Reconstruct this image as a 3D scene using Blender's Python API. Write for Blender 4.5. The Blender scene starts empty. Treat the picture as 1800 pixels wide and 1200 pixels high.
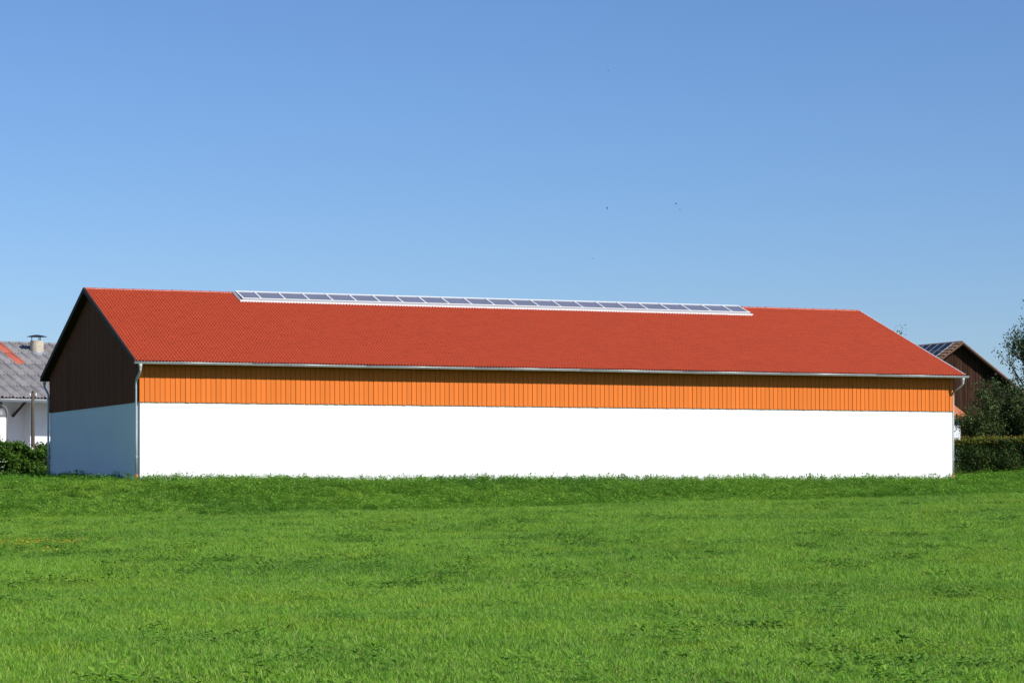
import bpy, math, random
import numpy as np
from mathutils import Vector, Matrix
rng = np.random.default_rng(11)
random.seed(5)
scene = bpy.context.scene
C = scene.collection
R = math.radians

# ------------------------------------------------------------------ camera
CAMZ = -0.065
cam_d = bpy.data.cameras.new('camera')
cam = bpy.data.objects.new('camera', cam_d); C.objects.link(cam)
cam.location = (0, 0, CAMZ); cam.rotation_euler = (R(90), 0, 0)
cam_d.sensor_width = 36; cam_d.lens = 4335.4/1800*36
cam_d.shift_y = 239.84/1800
cam_d.clip_start = 0.5; cam_d.clip_end = 6000
scene.camera = cam

# ------------------------------------------------------------------ light
YAW = 0.3803                                    # barn's long axis against the picture plane
SUN_EL = R(38); PHI = R(30)
nf = Vector((math.sin(YAW), -math.cos(YAW), 0)); ua = Vector((math.cos(YAW), math.sin(YAW), 0))
sh = nf*math.cos(PHI) + ua*math.sin(PHI)
sdir = Vector((sh.x*math.cos(SUN_EL), sh.y*math.cos(SUN_EL), math.sin(SUN_EL)))
sun_d = bpy.data.lights.new('sun', 'SUN'); sun_d.energy = 5.0; sun_d.angle = R(0.53); sun_d.color = (1.0, 0.95, 0.87)
sun = bpy.data.objects.new('sun', sun_d); C.objects.link(sun)
sun.location = sdir*80; sun.rotation_euler = sdir.to_track_quat('Z', 'Y').to_euler()
world = bpy.data.worlds.new('World'); scene.world = world; world.use_nodes = True
wn = world.node_tree.nodes; wl = world.node_tree.links
sky = wn.new('ShaderNodeTexSky'); sky.sky_type = 'NISHITA'; sky.sun_disc = False
sky.sun_elevation = SUN_EL; sky.sun_rotation = math.atan2(sdir.x, sdir.y)
sky.altitude = 500; sky.air_density = 1.0; sky.dust_density = 0.5; sky.ozone_density = 10.0
hs = wn.new('ShaderNodeMix'); hs.data_type = 'RGBA'; hs.blend_type = 'MULTIPLY'; hs.inputs[0].default_value = 1; hs.inputs[7].default_value = (1.045, .973, .985, 1)   # slightly more violet air
bg = wn['Background']; bg.inputs['Strength'].default_value = 0.106
wl.new(sky.outputs[0], hs.inputs[6]); wl.new(hs.outputs[2], bg.inputs['Color'])
scene.view_settings.view_transform = 'Standard'; scene.view_settings.look = 'None'
scene.view_settings.exposure = 0.2; scene.view_settings.gamma = 1
scene.render.engine = 'CYCLES'

# ------------------------------------------------------------------ helpers
class MB:
    def __init__(s): s.v = []; s.f = []; s.m = []
    def add(s, vs, fs, mi=0):
        o = len(s.v); s.v += [tuple(map(float, p)) for p in vs]; s.f += [tuple(i+o for i in f) for f in fs]; s.m += [mi]*len(fs)
    def box(s, x0, x1, y0, y1, z0, z1, mi=0):
        s.add([(x0,y0,z0),(x1,y0,z0),(x1,y1,z0),(x0,y1,z0),(x0,y0,z1),(x1,y0,z1),(x1,y1,z1),(x0,y1,z1)],
              [(0,3,2,1),(4,5,6,7),(0,1,5,4),(1,2,6,5),(2,3,7,6),(3,0,4,7)], mi)
    def prism(s, poly, axis, a0, a1, mi=0):     # polygon in the plane across an axis, extruded from a0 to a1
        def put(p, a): return {'x': (a,p[0],p[1]), 'y': (p[0],a,p[1]), 'z': (p[0],p[1],a)}[axis]
        n = len(poly); vs = [put(p,a0) for p in poly] + [put(p,a1) for p in poly]
        s.add(vs, [tuple(range(n))[::-1], tuple(range(n,2*n))] + [(i,(i+1)%n,n+(i+1)%n,n+i) for i in range(n)], mi)
    def tube(s, pts, rad, n=8, mi=0, caps=True):
        pts = [Vector(p) for p in pts]
        rs = rad if hasattr(rad, '__len__') else [rad]*len(pts)
        vs = []; up = None
        for i, p in enumerate(pts):
            t = (pts[min(i+1,len(pts)-1)] - pts[max(i-1,0)]).normalized()
            if up is None: up = Vector((0,0,1)) if abs(t.z) < .9 else Vector((1,0,0))
            a = (up - t*up.dot(t)).normalized(); b = t.cross(a); up = a
            vs += [p + (a*math.cos(2*math.pi*k/n) + b*math.sin(2*math.pi*k/n))*rs[i] for k in range(n)]
        fs = [(i*n+k, i*n+(k+1)%n, (i+1)*n+(k+1)%n, (i+1)*n+k) for i in range(len(pts)-1) for k in range(n)]
        if caps: fs += [tuple(range(n))[::-1], tuple(range((len(pts)-1)*n, len(pts)*n))]
        s.add(vs, fs, mi)
    def lathe(s, prof, cx, cy, n=20, mi=0):
        vs = [(cx+r*math.cos(2*math.pi*k/n), cy+r*math.sin(2*math.pi*k/n), z) for r, z in prof for k in range(n)]
        m = len(prof)
        fs = [(i*n+k, i*n+(k+1)%n, (i+1)*n+(k+1)%n, (i+1)*n+k) for i in range(m-1) for k in range(n)]
        fs += [tuple(range(n))[::-1], tuple(range((m-1)*n, m*n))]
        s.add(vs, fs, mi)
    def mesh(s, name, mats, smooth=False):
        me = bpy.data.meshes.new(name); me.from_pydata(s.v, [], s.f)
        for m in (mats if isinstance(mats, (list,tuple)) else [mats]): me.materials.append(m)
        if any(s.m): me.polygons.foreach_set('material_index', s.m)
        if smooth: me.polygons.foreach_set('use_smooth', [True]*len(s.f))
        me.update(); return me
    def build(s, name, mats, parent=None, smooth=False):
        return link(name, s.mesh(name, mats, smooth), parent)
def link(name, me, parent=None, loc=None):
    o = bpy.data.objects.new(name, me); C.objects.link(o)
    if parent: o.parent = parent
    if loc is not None: o.location = loc
    return o
def tag(o, label=None, cat=None, group=None, kind=None):
    if label: o['label'] = label
    if cat: o['category'] = cat
    if group: o['group'] = group
    if kind: o['kind'] = kind
    return o
def empty(name, loc=(0,0,0), rz=0, parent=None):
    o = bpy.data.objects.new(name, None); C.objects.link(o); o.location = loc; o.rotation_euler = (0,0,rz)
    o.empty_display_size = .3
    if parent: o.parent = parent
    return o
def at(px, D, py=None):                          # world point of a photograph pixel at a given depth
    x = (px-900)/4335.4*D
    return (x, D) if py is None else (x, D, CAMZ + (839.84-py)/4335.4*D)

# ------------------------------------------------------------------ materials
def mat(name, col, rough=.7, noise=0.0, nscale=3.0, col2=None, bump=0.0, bscale=40.0, metal=0.0, spec=.5, island=0.0, coords='Object', stretch=None):
    m = bpy.data.materials.new(name); m.use_nodes = True
    nt = m.node_tree; N = nt.nodes; K = nt.links; b = N['Principled BSDF']
    b.inputs['Roughness'].default_value = rough; b.inputs['Metallic'].default_value = metal
    b.inputs['Specular IOR Level'].default_value = spec
    b.inputs['Base Color'].default_value = (*col, 1)
    tc = N.new('ShaderNodeTexCoord'); src = tc.outputs[coords]
    if stretch:
        mp = N.new('ShaderNodeMapping'); mp.inputs['Scale'].default_value = stretch; K.new(src, mp.inputs['Vector']); src = mp.outputs[0]
    if col2 is not None or noise:
        tx = N.new('ShaderNodeTexNoise'); tx.inputs['Scale'].default_value = nscale; tx.inputs['Detail'].default_value = 6; tx.inputs['Roughness'].default_value = .6
        K.new(src, tx.inputs['Vector'])
        rp = N.new('ShaderNodeMapRange'); rp.inputs[1].default_value = .3; rp.inputs[2].default_value = .7
        K.new(tx.outputs['Fac'], rp.inputs[0])
        mx = N.new('ShaderNodeMix'); mx.data_type = 'RGBA'
        c2 = col2 if col2 is not None else tuple(c*(1-noise) for c in col)
        mx.inputs[6].default_value = (*col, 1); mx.inputs[7].default_value = (*c2, 1)
        K.new(rp.outputs[0], mx.inputs[0]); last = mx.outputs[2]
        if island:
            hv = N.new('ShaderNodeHueSaturation'); oi = N.new('ShaderNodeObjectInfo'); gi = N.new('ShaderNodeNewGeometry')
            ad = N.new('ShaderNodeMath'); ad.operation = 'ADD'; fr = N.new('ShaderNodeMath'); fr.operation = 'FRACT'
            K.new(oi.outputs['Random'], ad.inputs[0]); K.new(gi.outputs['Random Per Island'], ad.inputs[1]); K.new(ad.outputs[0], fr.inputs[0])
            r2 = N.new('ShaderNodeMapRange'); r2.inputs[3].default_value = 1-island; r2.inputs[4].default_value = 1+island
            K.new(fr.outputs[0], r2.inputs[0]); K.new(r2.outputs[0], hv.inputs['Value']); K.new(last, hv.inputs['Color']); last = hv.outputs[0]
        K.new(last, b.inputs['Base Color'])
    if bump:
        t2 = N.new('ShaderNodeTexNoise'); t2.inputs['Scale'].default_value = bscale; t2.inputs['Detail'].default_value = 5
        K.new(src, t2.inputs['Vector'])
        bp = N.new('ShaderNodeBump'); bp.inputs['Strength'].default_value = bump; bp.inputs['Distance'].default_value = .02
        K.new(t2.outputs['Fac'], bp.inputs['Height']); K.new(bp.outputs[0], b.inputs['Normal'])
    return m
def leafmat(name, cols, trans=.35, patch=None, pscale=.25, rough=.5, instrand=False):
    """leaf / blade material: colour picked per leaf, with wide patches over the ground; lets some light through"""
    m = bpy.data.materials.new(name); m.use_nodes = True
    nt = m.node_tree; N = nt.nodes; K = nt.links; b = N['Principled BSDF']; out = N['Material Output']
    b.inputs['Roughness'].default_value = rough; b.inputs['Specular IOR Level'].default_value = .15
    g = N.new('ShaderNodeNewGeometry'); cr = N.new('ShaderNodeValToRGB')
    while len(cr.color_ramp.elements) < len(cols): cr.color_ramp.elements.new(.5)
    for i, (p, c) in enumerate(cols): e = cr.color_ramp.elements[i]; e.position = p; e.color = (*c, 1)
    f = g.outputs['Random Per Island']
    if instrand:
        oi = N.new('ShaderNodeObjectInfo'); ad = N.new('ShaderNodeMath'); ad.operation = 'ADD'; fr = N.new('ShaderNodeMath'); fr.operation = 'FRACT'
        K.new(oi.outputs['Random'], ad.inputs[0]); K.new(f, ad.inputs[1]); K.new(ad.outputs[0], fr.inputs[0]); f = fr.outputs[0]
    K.new(f, cr.inputs[0]); col = cr.outputs[0]
    if patch:
        for k, (pc, sc, lo, hi, amt) in enumerate(patch):
            tx = N.new('ShaderNodeTexNoise'); tx.inputs['Scale'].default_value = sc; tx.inputs['Detail'].default_value = 4; tx.inputs['Roughness'].default_value = .6
            mp = N.new('ShaderNodeMapping'); mp.inputs['Location'].default_value = (13.7*k, 5.1*k, 0); mp.inputs['Scale'].default_value = (1, 1, 0)
            K.new(g.outputs['Position'], mp.inputs['Vector']); K.new(mp.outputs[0], tx.inputs['Vector'])
            mr = N.new('ShaderNodeMapRange'); mr.inputs[1].default_value = lo; mr.inputs[2].default_value = hi; mr.inputs[4].default_value = amt
            K.new(tx.outputs['Fac'], mr.inputs[0])
            mx = N.new('ShaderNodeMix'); mx.data_type = 'RGBA'; mx.blend_type = 'MULTIPLY'
            K.new(mr.outputs[0], mx.inputs[0]); K.new(col, mx.inputs[6]); mx.inputs[7].default_value = (*pc, 1); col = mx.outputs[2]
    K.new(col, b.inputs['Base Color'])
    tr = N.new('ShaderNodeBsdfTranslucent'); K.new(col, tr.inputs['Color'])
    ms = N.new('ShaderNodeMixShader'); ms.inputs[0].default_value = trans
    K.new(b.outputs[0], ms.inputs[1]); K.new(tr.outputs[0], ms.inputs[2]); K.new(ms.outputs[0], out.inputs['Surface'])
    return m
M = {}
M['plaster'] = mat('white_plaster', (.84,.84,.83), .9, col2=(.80,.80,.79), nscale=.7, bump=.15, bscale=60)
M['orange'] = mat('orange_board_paint', (.70,.185,.03), .7, col2=(.64,.16,.024), nscale=1.2, bump=.2, bscale=14, spec=.15, island=.05, stretch=(6,6,.5))
M['brown'] = mat('dark_brown_board', (.20,.066,.030), .85, col2=(.16,.05,.024), nscale=1.2, spec=.08, bump=.3, bscale=14, island=.12, stretch=(6,6,.5))  # one even brown for gable and rear boards, deeper than the front orange
M['soffit'] = mat('brown_soffit_wood', (.07,.035,.018), .85, noise=.25, nscale=4, spec=.1)
M['tile'] = mat('red_roof_tile', (.405,.063,.027), .7, col2=(.385,.059,.025), nscale=1.1, spec=.2, bump=.15, bscale=90, island=.035)
M['ridge'] = mat('red_ridge_tile', (.42,.085,.05), .45, col2=(.37,.07,.04), nscale=2, island=.08)
M['zinc'] = mat('zinc_sheet', (.60,.63,.65), .42, noise=.2, nscale=2.5, metal=.35)
M['whitemetal'] = mat('white_coated_metal', (.68,.69,.70), .4, noise=.06, nscale=3)
M['flash'] = mat('lead_grey_flashing', (.30,.32,.37), .5, noise=.2, nscale=4, metal=.2)
M['darkzinc'] = mat('dark_trim_and_cap_shade', (.04,.026,.022), .7, noise=.2, nscale=3, spec=.15)
M['curb'] = mat('light_grey_curb_sheet', (.30,.31,.32), .5, noise=.1, nscale=3)
M['terracotta'] = mat('orange_drain_pipe', (.55,.22,.09), .6, noise=.2)
def glassmat(name, col, rough=.08):
    m = mat(name, col, rough, noise=.15, nscale=.9, spec=.5); return m
M['pane'] = glassmat('cloudy_polycarbonate', (.17,.18,.24), .3)
M['solar'] = mat('dark_solar_cells', (.010,.011,.018), .25, noise=.3, nscale=4, spec=.2)
M['alu'] = mat('aluminium_frame', (.30,.31,.34), .5, metal=.5)
M['eternit'] = mat('grey_fibre_cement', (.27,.26,.265), .9, col2=(.14,.137,.14), nscale=2.2, bump=.4, bscale=25, island=.12)
M['redsheet'] = mat('faded_red_roof_sheet', (.45,.12,.075), .7, col2=(.36,.09,.06), nscale=2)
M['concrete'] = mat('cream_concrete', (.55,.49,.38), .9, col2=(.36,.31,.22), nscale=2.5, bump=.4, bscale=20)
M['black'] = mat('black_sheet_metal', (.02,.02,.022), .5, noise=.3)
M['oldwall'] = mat('old_white_limewash', (.72,.73,.76), .9, col2=(.60,.61,.64), nscale=.9, bump=.2, bscale=30)
M['timber'] = mat('old_dark_timber', (.05,.033,.026), .9, noise=.4, nscale=5, spec=.1)
M['trim'] = mat('brown_verge_paint', (.20,.11,.075), .8, noise=.3, nscale=3, spec=.2)
M['pole'] = mat('weathered_pole_wood', (.10,.082,.063), .9, col2=(.065,.052,.04), nscale=5, stretch=(5,5,.6), bump=.4, bscale=15)
M['porcelain'] = mat('white_porcelain', (.8,.8,.78), .25, noise=.03)
M['barnboard'] = mat('weathered_brown_boards', (.05,.024,.015), .9, col2=(.026,.013,.009), nscale=1.5, spec=.08, bump=.4, bscale=10, island=.35, stretch=(5,5,.5))
M['browntile'] = mat('brown_roof_tile', (.42,.24,.14), .8, col2=(.30,.16,.09), nscale=2, island=.2)
M['orangetile'] = mat('orange_roof_tile', (.50,.16,.06), .8, noise=.25, nscale=2)
M['tank'] = mat('white_silo_fibreglass', (.78,.78,.74), .5, noise=.08, nscale=1.5)
M['greypipe_domeshade'] = mat('grey_pipe_and_dome_shade', (.14,.145,.16), .5, noise=.2)
M['bark'] = mat('tree_bark', (.06,.045,.034), .9, noise=.4, nscale=8, bump=.5, bscale=30)
M['feather'] = mat('dark_feathers', (.03,.03,.035), .7, noise=.3)
M['soil'] = mat('meadow_soil', (.06,.14,.016), 1.0, col2=(.04,.09,.012), nscale=.6, bump=.5, bscale=6, spec=0)
GP = [((.62,.74,.78), .16, .45, .68, 1.0), ((1.2,.96,.6), .33, .50, .72, .75), ((.60,.74,.80), 1.1, .54, .74, .8)]
M['grass'] = leafmat('meadow_grass', [(0,(.14,.32,.025)),(.45,(.19,.39,.034)),(.8,(.25,.43,.05)),(1,(.32,.46,.09))], .3, GP, rough=.45, instrand=True)
M['drygrass'] = leafmat('pale_yellow_grass', [(0,(.36,.42,.12)),(1,(.46,.42,.19))], .3, instrand=True)
M['weed'] = leafmat('leafy_weed', [(0,(.10,.25,.024)),(.6,(.16,.34,.032)),(1,(.23,.42,.055))], .3, GP[:1], instrand=True)
M['darkweed'] = leafmat('dark_broad_leaf', [(0,(.07,.17,.022)),(1,(.13,.26,.04))], .2, instrand=True)
M['flower'] = mat('orange_yellow_petals', (.85,.42,.02), .6, noise=.2)
M['hedge_l'] = leafmat('bush_leaf', [(0,(.03,.08,.011)),(.6,(.06,.135,.016)),(1,(.12,.21,.03))], .25)
M['hedge_r'] = leafmat('hedge_leaf', [(0,(.02,.05,.012)),(.5,(.035,.08,.018)),(.85,(.07,.11,.025)),(1,(.13,.09,.03))], .2)
M['hedge_tip'] = leafmat('hedge_tip_leaf', [(0,(.09,.14,.014)),(.6,(.16,.17,.022)),(1,(.20,.12,.025))], .25)
M['treeleaf'] = leafmat('fruit_tree_leaf', [(0,(.028,.05,.015)),(.6,(.052,.085,.024)),(1,(.11,.14,.05))], .2)
M['treeleaf2'] = leafmat('olive_tree_leaf', [(0,(.035,.062,.015)),(.6,(.065,.10,.025)),(1,(.13,.155,.05))], .2)

# ------------------------------------------------------------------ ground
BX, BY = -14.2194, 94.2566
L, W, HB, ZE, ZR, OV, OF = 36.0, 17.3825, 2.8365, 4.4104, 7.7786, .3209, .496
def loc_uv(x, y):
    dx, dy = x-BX, y-BY
    return dx*math.cos(YAW)+dy*math.sin(YAW), -dx*math.sin(YAW)+dy*math.cos(YAW)
def sst(a, b, x):
    t = np.clip((x-a)/(b-a), 0, 1); return t*t*(3-2*t)
def bumps(x, y):
    return .035*np.sin(x*.9+y*.37+1.3)*np.sin(y*.61-x*.21) + .05*np.sin(x*.31-.7)*np.sin(y*.23+x*.11) + .02*np.sin(2.1*x+.4)*np.sin(1.7*y+x)
def gz(x, y):
    x = np.asarray(x, float); y = np.asarray(y, float)
    dx, dy = x-BX, y-BY
    u = dx*math.cos(YAW)+dy*math.sin(YAW); v = -dx*math.sin(YAW)+dy*math.cos(YAW)
    k = np.clip(u/36, -.4, 1.4)
    foot = -1.32 + .62*k
    d = np.clip(y, 0, 90)
    field = -1.74 + (foot+1.74)*sst(18, 88, d)
    top = -.24 + .15*np.clip(v/(W*.7), 0, 1)*(1-sst(0, 2, u)) + .14*sst(0, 2, u)*np.clip(v/W, 0, 1) + .44*sst(34.5, 42, u)*sst(-4, 5, v)
    bank = field + (top-field)*sst(-11, -1.0, v + .8*np.sin(u*.33+.5))
    near = 1-sst(150, 400, np.hypot(x, y-60))
    return (bank + bumps(x, y)*np.where(v > -1.5, .35, 1))*near + (-.3)*(1-near)
def axis(lo, hi, step, far, n):
    a = np.arange(lo, hi+step/2, step); g = np.geomspace(1, far, n)
    return np.concatenate([(lo-g)[::-1], a, hi+g])
xs = axis(-50, 60, 1.0, 2500, 26); ys = axis(-6, 140, 1.0, 2500, 26)
X, Y = np.meshgrid(xs, ys); Z = gz(X, Y)
nx, ny = len(xs), len(ys)
gv = np.stack([X.ravel(), Y.ravel(), Z.ravel()], 1).tolist()
gf = [(j*nx+i, j*nx+i+1, (j+1)*nx+i+1, (j+1)*nx+i) for j in range(ny-1) for i in range(nx-1)]
gm = bpy.data.meshes.new('ground'); gm.from_pydata(gv, [], gf); gm.materials.append(M['soil'])
gm.polygons.foreach_set('use_smooth', [True]*len(gf)); gm.update()
tag(link('ground', gm), 'gently rising meadow ground in front of the barn', None, None, 'structure')

# ------------------------------------------------------------------ roof tile field (shared by several roofs)
TW, TS = .26, .285
def tile_shape(w=TW, s=TS, h=.068, lift=.042, seg=12, rolls=2):
    pr = [(w*i/seg, h*max(0, .5-.5*math.cos(2*math.pi*rolls*i/seg))**.8) for i in range(seg+1)]
    vs = [(x, 0, z+lift) for x, z in pr] + [(x, s*1.06, z+.004) for x, z in pr] + [(x, .004, z+lift-.031) for x, z in pr]
    n = seg+1
    fs = [(i, i+1, n+i+1, n+i) for i in range(seg)] + [(2*n+i, 2*n+i+1, i+1, i) for i in range(seg)]
    return vs, fs
def tile_field(mb, cells, **kw):
    vs, fs = tile_shape(**kw)
    va = np.array(vs)
    for (x, y) in cells:
        j = rng.normal(0, .0025, 2)
        mb.add((va + np.array([x+j[0], y, j[1]])), fs)

# ------------------------------------------------------------------ the barn
barn = empty('barn', (BX, BY, 0), YAW)
tag(barn, 'long white barn with orange boards and red tiled roof behind the meadow', 'barn')
TAN = (ZR-ZE)/(W/2+OF); PIT = math.atan(TAN); SLOPE = (W/2+OF)/math.cos(PIT)
# white plastered wall: four slabs joined as one shell
b = MB(); t = .24; zb = -.7
b.box(0, L, 0, t, zb, HB+.02); b.box(0, L, W-t, W, zb, HB+.02)
b.box(0, t, t, W-t, zb, HB+.02); b.box(L-t, L, t, W-t, zb, HB+.02)
tag(b.build('wall', M['plaster'], barn), 'white plastered lower wall')
# dark studwork behind the boards, with gable triangles
b = MB(); i0 = -.028
eh = lambda v: ZR - abs(v-W/2)*TAN - .16
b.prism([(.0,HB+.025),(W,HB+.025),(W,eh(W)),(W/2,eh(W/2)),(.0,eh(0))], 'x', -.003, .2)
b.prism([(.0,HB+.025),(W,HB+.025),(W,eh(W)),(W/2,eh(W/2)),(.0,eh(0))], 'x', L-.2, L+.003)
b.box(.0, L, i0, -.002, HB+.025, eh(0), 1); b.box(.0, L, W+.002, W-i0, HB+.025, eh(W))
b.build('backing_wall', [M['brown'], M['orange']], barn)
def board_mesh(w, z0, z1l, z1r, th=.018):
    mb = MB(); c = .004
    mb.add([(0,0,z0),(c,-th,z0+.006),(w-c,-th,z0+.006),(w,0,z0),(0,0,z1l),(c,-th,z1l),(w-c,-th,z1r),(w,0,z1r)],
           [(0,1,5,4),(1,2,6,5),(2,3,7,6),(0,3,2,1),(4,5,6,7)])
    return mb
# front boards, each its own plank
BWD = .1985; nb = 180; bw = (L+.05)/nb
shared = [board_mesh(bw-.015, HB, eh(0)+.02, eh(0)+.02).mesh('board', M['orange']) for _ in range(1)]
for k in range(nb):
    o = link('board', shared[0], barn, (-.025 + k*bw + random.gauss(0,.003), -.031 - (.004 if k % 2 else 0) - random.random()*.004, random.gauss(0,.003)))
    o.rotation_euler = (0, 0, random.gauss(.02, .008))
# left gable boards
ng = 84; gw = (W+.12)/ng
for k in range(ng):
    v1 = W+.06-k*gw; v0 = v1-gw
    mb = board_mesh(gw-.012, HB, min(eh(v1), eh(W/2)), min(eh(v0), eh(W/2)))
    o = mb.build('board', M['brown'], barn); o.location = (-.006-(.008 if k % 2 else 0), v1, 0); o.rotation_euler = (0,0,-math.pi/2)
# boards on the two sides that face away
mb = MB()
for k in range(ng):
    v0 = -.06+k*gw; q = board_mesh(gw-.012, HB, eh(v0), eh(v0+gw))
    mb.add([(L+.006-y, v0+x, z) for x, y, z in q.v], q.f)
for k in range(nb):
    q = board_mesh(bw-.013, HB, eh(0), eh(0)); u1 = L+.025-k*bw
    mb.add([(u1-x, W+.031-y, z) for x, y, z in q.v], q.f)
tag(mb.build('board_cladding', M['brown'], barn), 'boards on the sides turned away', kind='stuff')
# roof deck with soffit
b = MB(); th = .10; o_ = .05
top = lambda v: ZR - abs(v-W/2)*TAN - o_
b.prism([(-OF,top(-OF)-th),(W/2,top(W/2)-th),(W/2,top(W/2)),(-OF,top(-OF))], 'x', -OV, L+OV)
b.prism([(W/2+.001,top(W/2)-th),(W+OF,top(W+OF)-th),(W+OF,top(W+OF)),(W/2+.001,top(W/2))], 'x', -OV, L+OV)
roof = b.build('roof', M['soffit'], barn)
tag(roof, 'red tiled gable roof')
# tiles: local frame of the front slope
slope_m = Matrix.Translation((-OV, -OF-.03, ZE-o_-.03*TAN+.004)) @ Matrix.Rotation(PIT, 4, 'X')
rows = int(round((SLOPE+.03)/TS)); ts = (SLOPE+.03)/rows; cols = int(round((L+2*OV)/TW)); tw = (L+2*OV)/cols
cells = [(c*tw, r*ts, r, c) for r in range(rows) for c in range(cols)]
SKU0, SKU1, SKV = 6.15, 30.0, 7.42
def covered(x, y):
    u = x - OV; v = -OF-.03 + y*math.cos(PIT)
    return SKU0+.1 < u < SKU1-.4 and v > SKV+.2
cells = [c for c in cells if not covered(c[0], c[1])]
single = set((r, c) for r in range(6) for c in range(50))
vs, fs = tile_shape(tw, ts)
mb = MB(); mb.add(vs, fs); tile_me = mb.mesh('tile', M['tile'], True)
for (x, y, r, c) in cells:
    if (r, c) in single:
        o = link('tile', tile_me, roof)
        o.matrix_local = slope_m @ Matrix.Translation((x+random.gauss(0,.0025), y, random.gauss(0,.0025)))
mb = MB(); tile_field(mb, [(x, y) for (x, y, r, c) in cells if (r, c) not in single], w=tw, s=ts)
tf_me = mb.mesh('tile_field', M['tile'], True)
o = link('tile_field', tf_me, roof); o.matrix_local = slope_m; tag(o, kind='stuff')
mb = MB(); tile_field(mb, [(c*tw, r*ts) for r in range(rows) for c in range(cols)], w=tw, s=ts, seg=6)
o = mb.build('tile_field', M['tile'], roof, True); tag(o, kind='stuff')
o.matrix_local = Matrix.Translation((L, W, 0)) @ Matrix.Rotation(math.pi, 4, 'Z') @ slope_m
# ridge tiles
def ridge_mesh(length, r0=.125, r1=.108):
    mb = MB(); n = 8; vs = []
    for (x, r) in ((0,r0),(.05,r0),(.055,r0-.012),(length,r1)):
        for k in range(n+1):
            a = math.pi*(.02+.96*k/n); vs.append((x, -math.cos(a)*r, math.sin(a)*r*.62))
    m = n+1; fs = [(i*m+k, i*m+k+1, (i+1)*m+k+1, (i+1)*m+k) for i in range(3) for k in range(n)] + [tuple(range(m))[::-1]]
    mb.add(vs, fs); return mb.mesh('ridge_tile', M['ridge'], False)
rt = (L+2*OV)/89; rme = ridge_mesh(rt)
u = -OV
while u < L+OV-.05:
    if not (SKU0-.25 < u < SKU1-.15):
        link('ridge_tile', rme, roof, (u, W/2, ZR-.022 + random.gauss(0,.004)))
    u += rt
# verge trims
for (ue, d) in ((-OV, -1), (L+OV, 1)):
    for sgn in (1, -1):
        va, vb = (-OF-.02, W/2) if sgn == 1 else (W/2, W+OF+.02)
        zz = lambda v: ZR - abs(v-W/2)*TAN
        mb = MB(); x0, x1 = sorted((ue+d*.001, ue+d*.028))
        mb.add([(x, v, zz(v)+dz) for x in (x0,x1) for v, dz in ((va,-.15),(vb,-.15),(vb,.03),(va,.03))],
               [(0,1,2,3),(7,6,5,4),(0,4,5,1),(1,5,6,2),(2,6,7,3),(3,7,4,0)])
        mb.build('verge_board', M['darkzinc'], roof)
        mb = MB(); x0, x1 = sorted((ue-d*.05, ue+d*.034))
        mb.add([(x, v, zz(v)+dz) for x in (x0,x1) for v, dz in ((va,.032),(vb,.032),(vb,.046),(va,.046))],
               [(0,1,2,3),(7,6,5,4),(0,4,5,1),(1,5,6,2),(2,6,7,3),(3,7,4,0)])
        mb.build('verge_cap', M['zinc'] if d > 0 else M['darkzinc'], roof)  # left cap has its shade put into the colour, right cap stays plain zinc
# gutters
def gutter(parent, u0, u1, v, z, side, r=.072, m=None, seams=True):
    mb = MB(); n = 9
    prof = [(-math.cos(math.pi*k/n)*r, -math.sin(math.pi*k/n)*r) for k in range(n+1)]      # outer half round, from front rim to back
    prof = [(p[0]*side, p[1]) for p in prof]
    inn = [(p[0]*.93, p[1]*.93+.002) for p in prof]
    us = np.linspace(u0, u1, 9); sag = [0.012*math.sin(k*2.1) for k in range(9)]; sag[0] = sag[-1] = 0
    ring = prof + inn[::-1]; m_ = len(ring); vs = []
    for uu, sg in zip(us, sag): vs += [(uu, v+p[0], z+p[1]+sg*.6) for p in ring]
    fs = [(i*m_+k, i*m_+(k+1)%m_, (i+1)*m_+(k+1)%m_, (i+1)*m_+k) for i in range(8) for k in range(m_)]
    mb.add(vs, fs)
    for uu, s in ((u0, -1), (u1, 1)):
        mb.add([(uu+s*.002, v+p[0], z+p[1]) for p in prof], [tuple(range(n+1))])
    for i in range(8):                                                                     # rolled front rim
        mb.tube([(us[i], v-r*side*1.04, z+.006+sag[i]*.6), (us[i+1], v-r*side*1.04, z+.006+sag[i+1]*.6)], .016, 6)
    g = mb.build('gutter', m or M['zinc'], parent, True)
    if seams:
        for k in range(1, 12):
            uu = u0 + (u1-u0)*k/12
            mb = MB(); mb.add([(uu+dx, v+p[0]*1.03, z+p[1]*1.03-.001) for dx in (0,.035) for p in prof], [(k2, k2+1, n+1+k2+1, n+1+k2) for k2 in range(n)])
            mb.build('gutter_bracket', M['flash'], g)
    return g
GZ = ZE-.075
gutter(barn, -OV-.02, L+OV+.12, -OF-.09, GZ, 1); gutter(barn, -OV-.02, L+OV+.02, W+OF+.09, GZ, -1)
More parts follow.
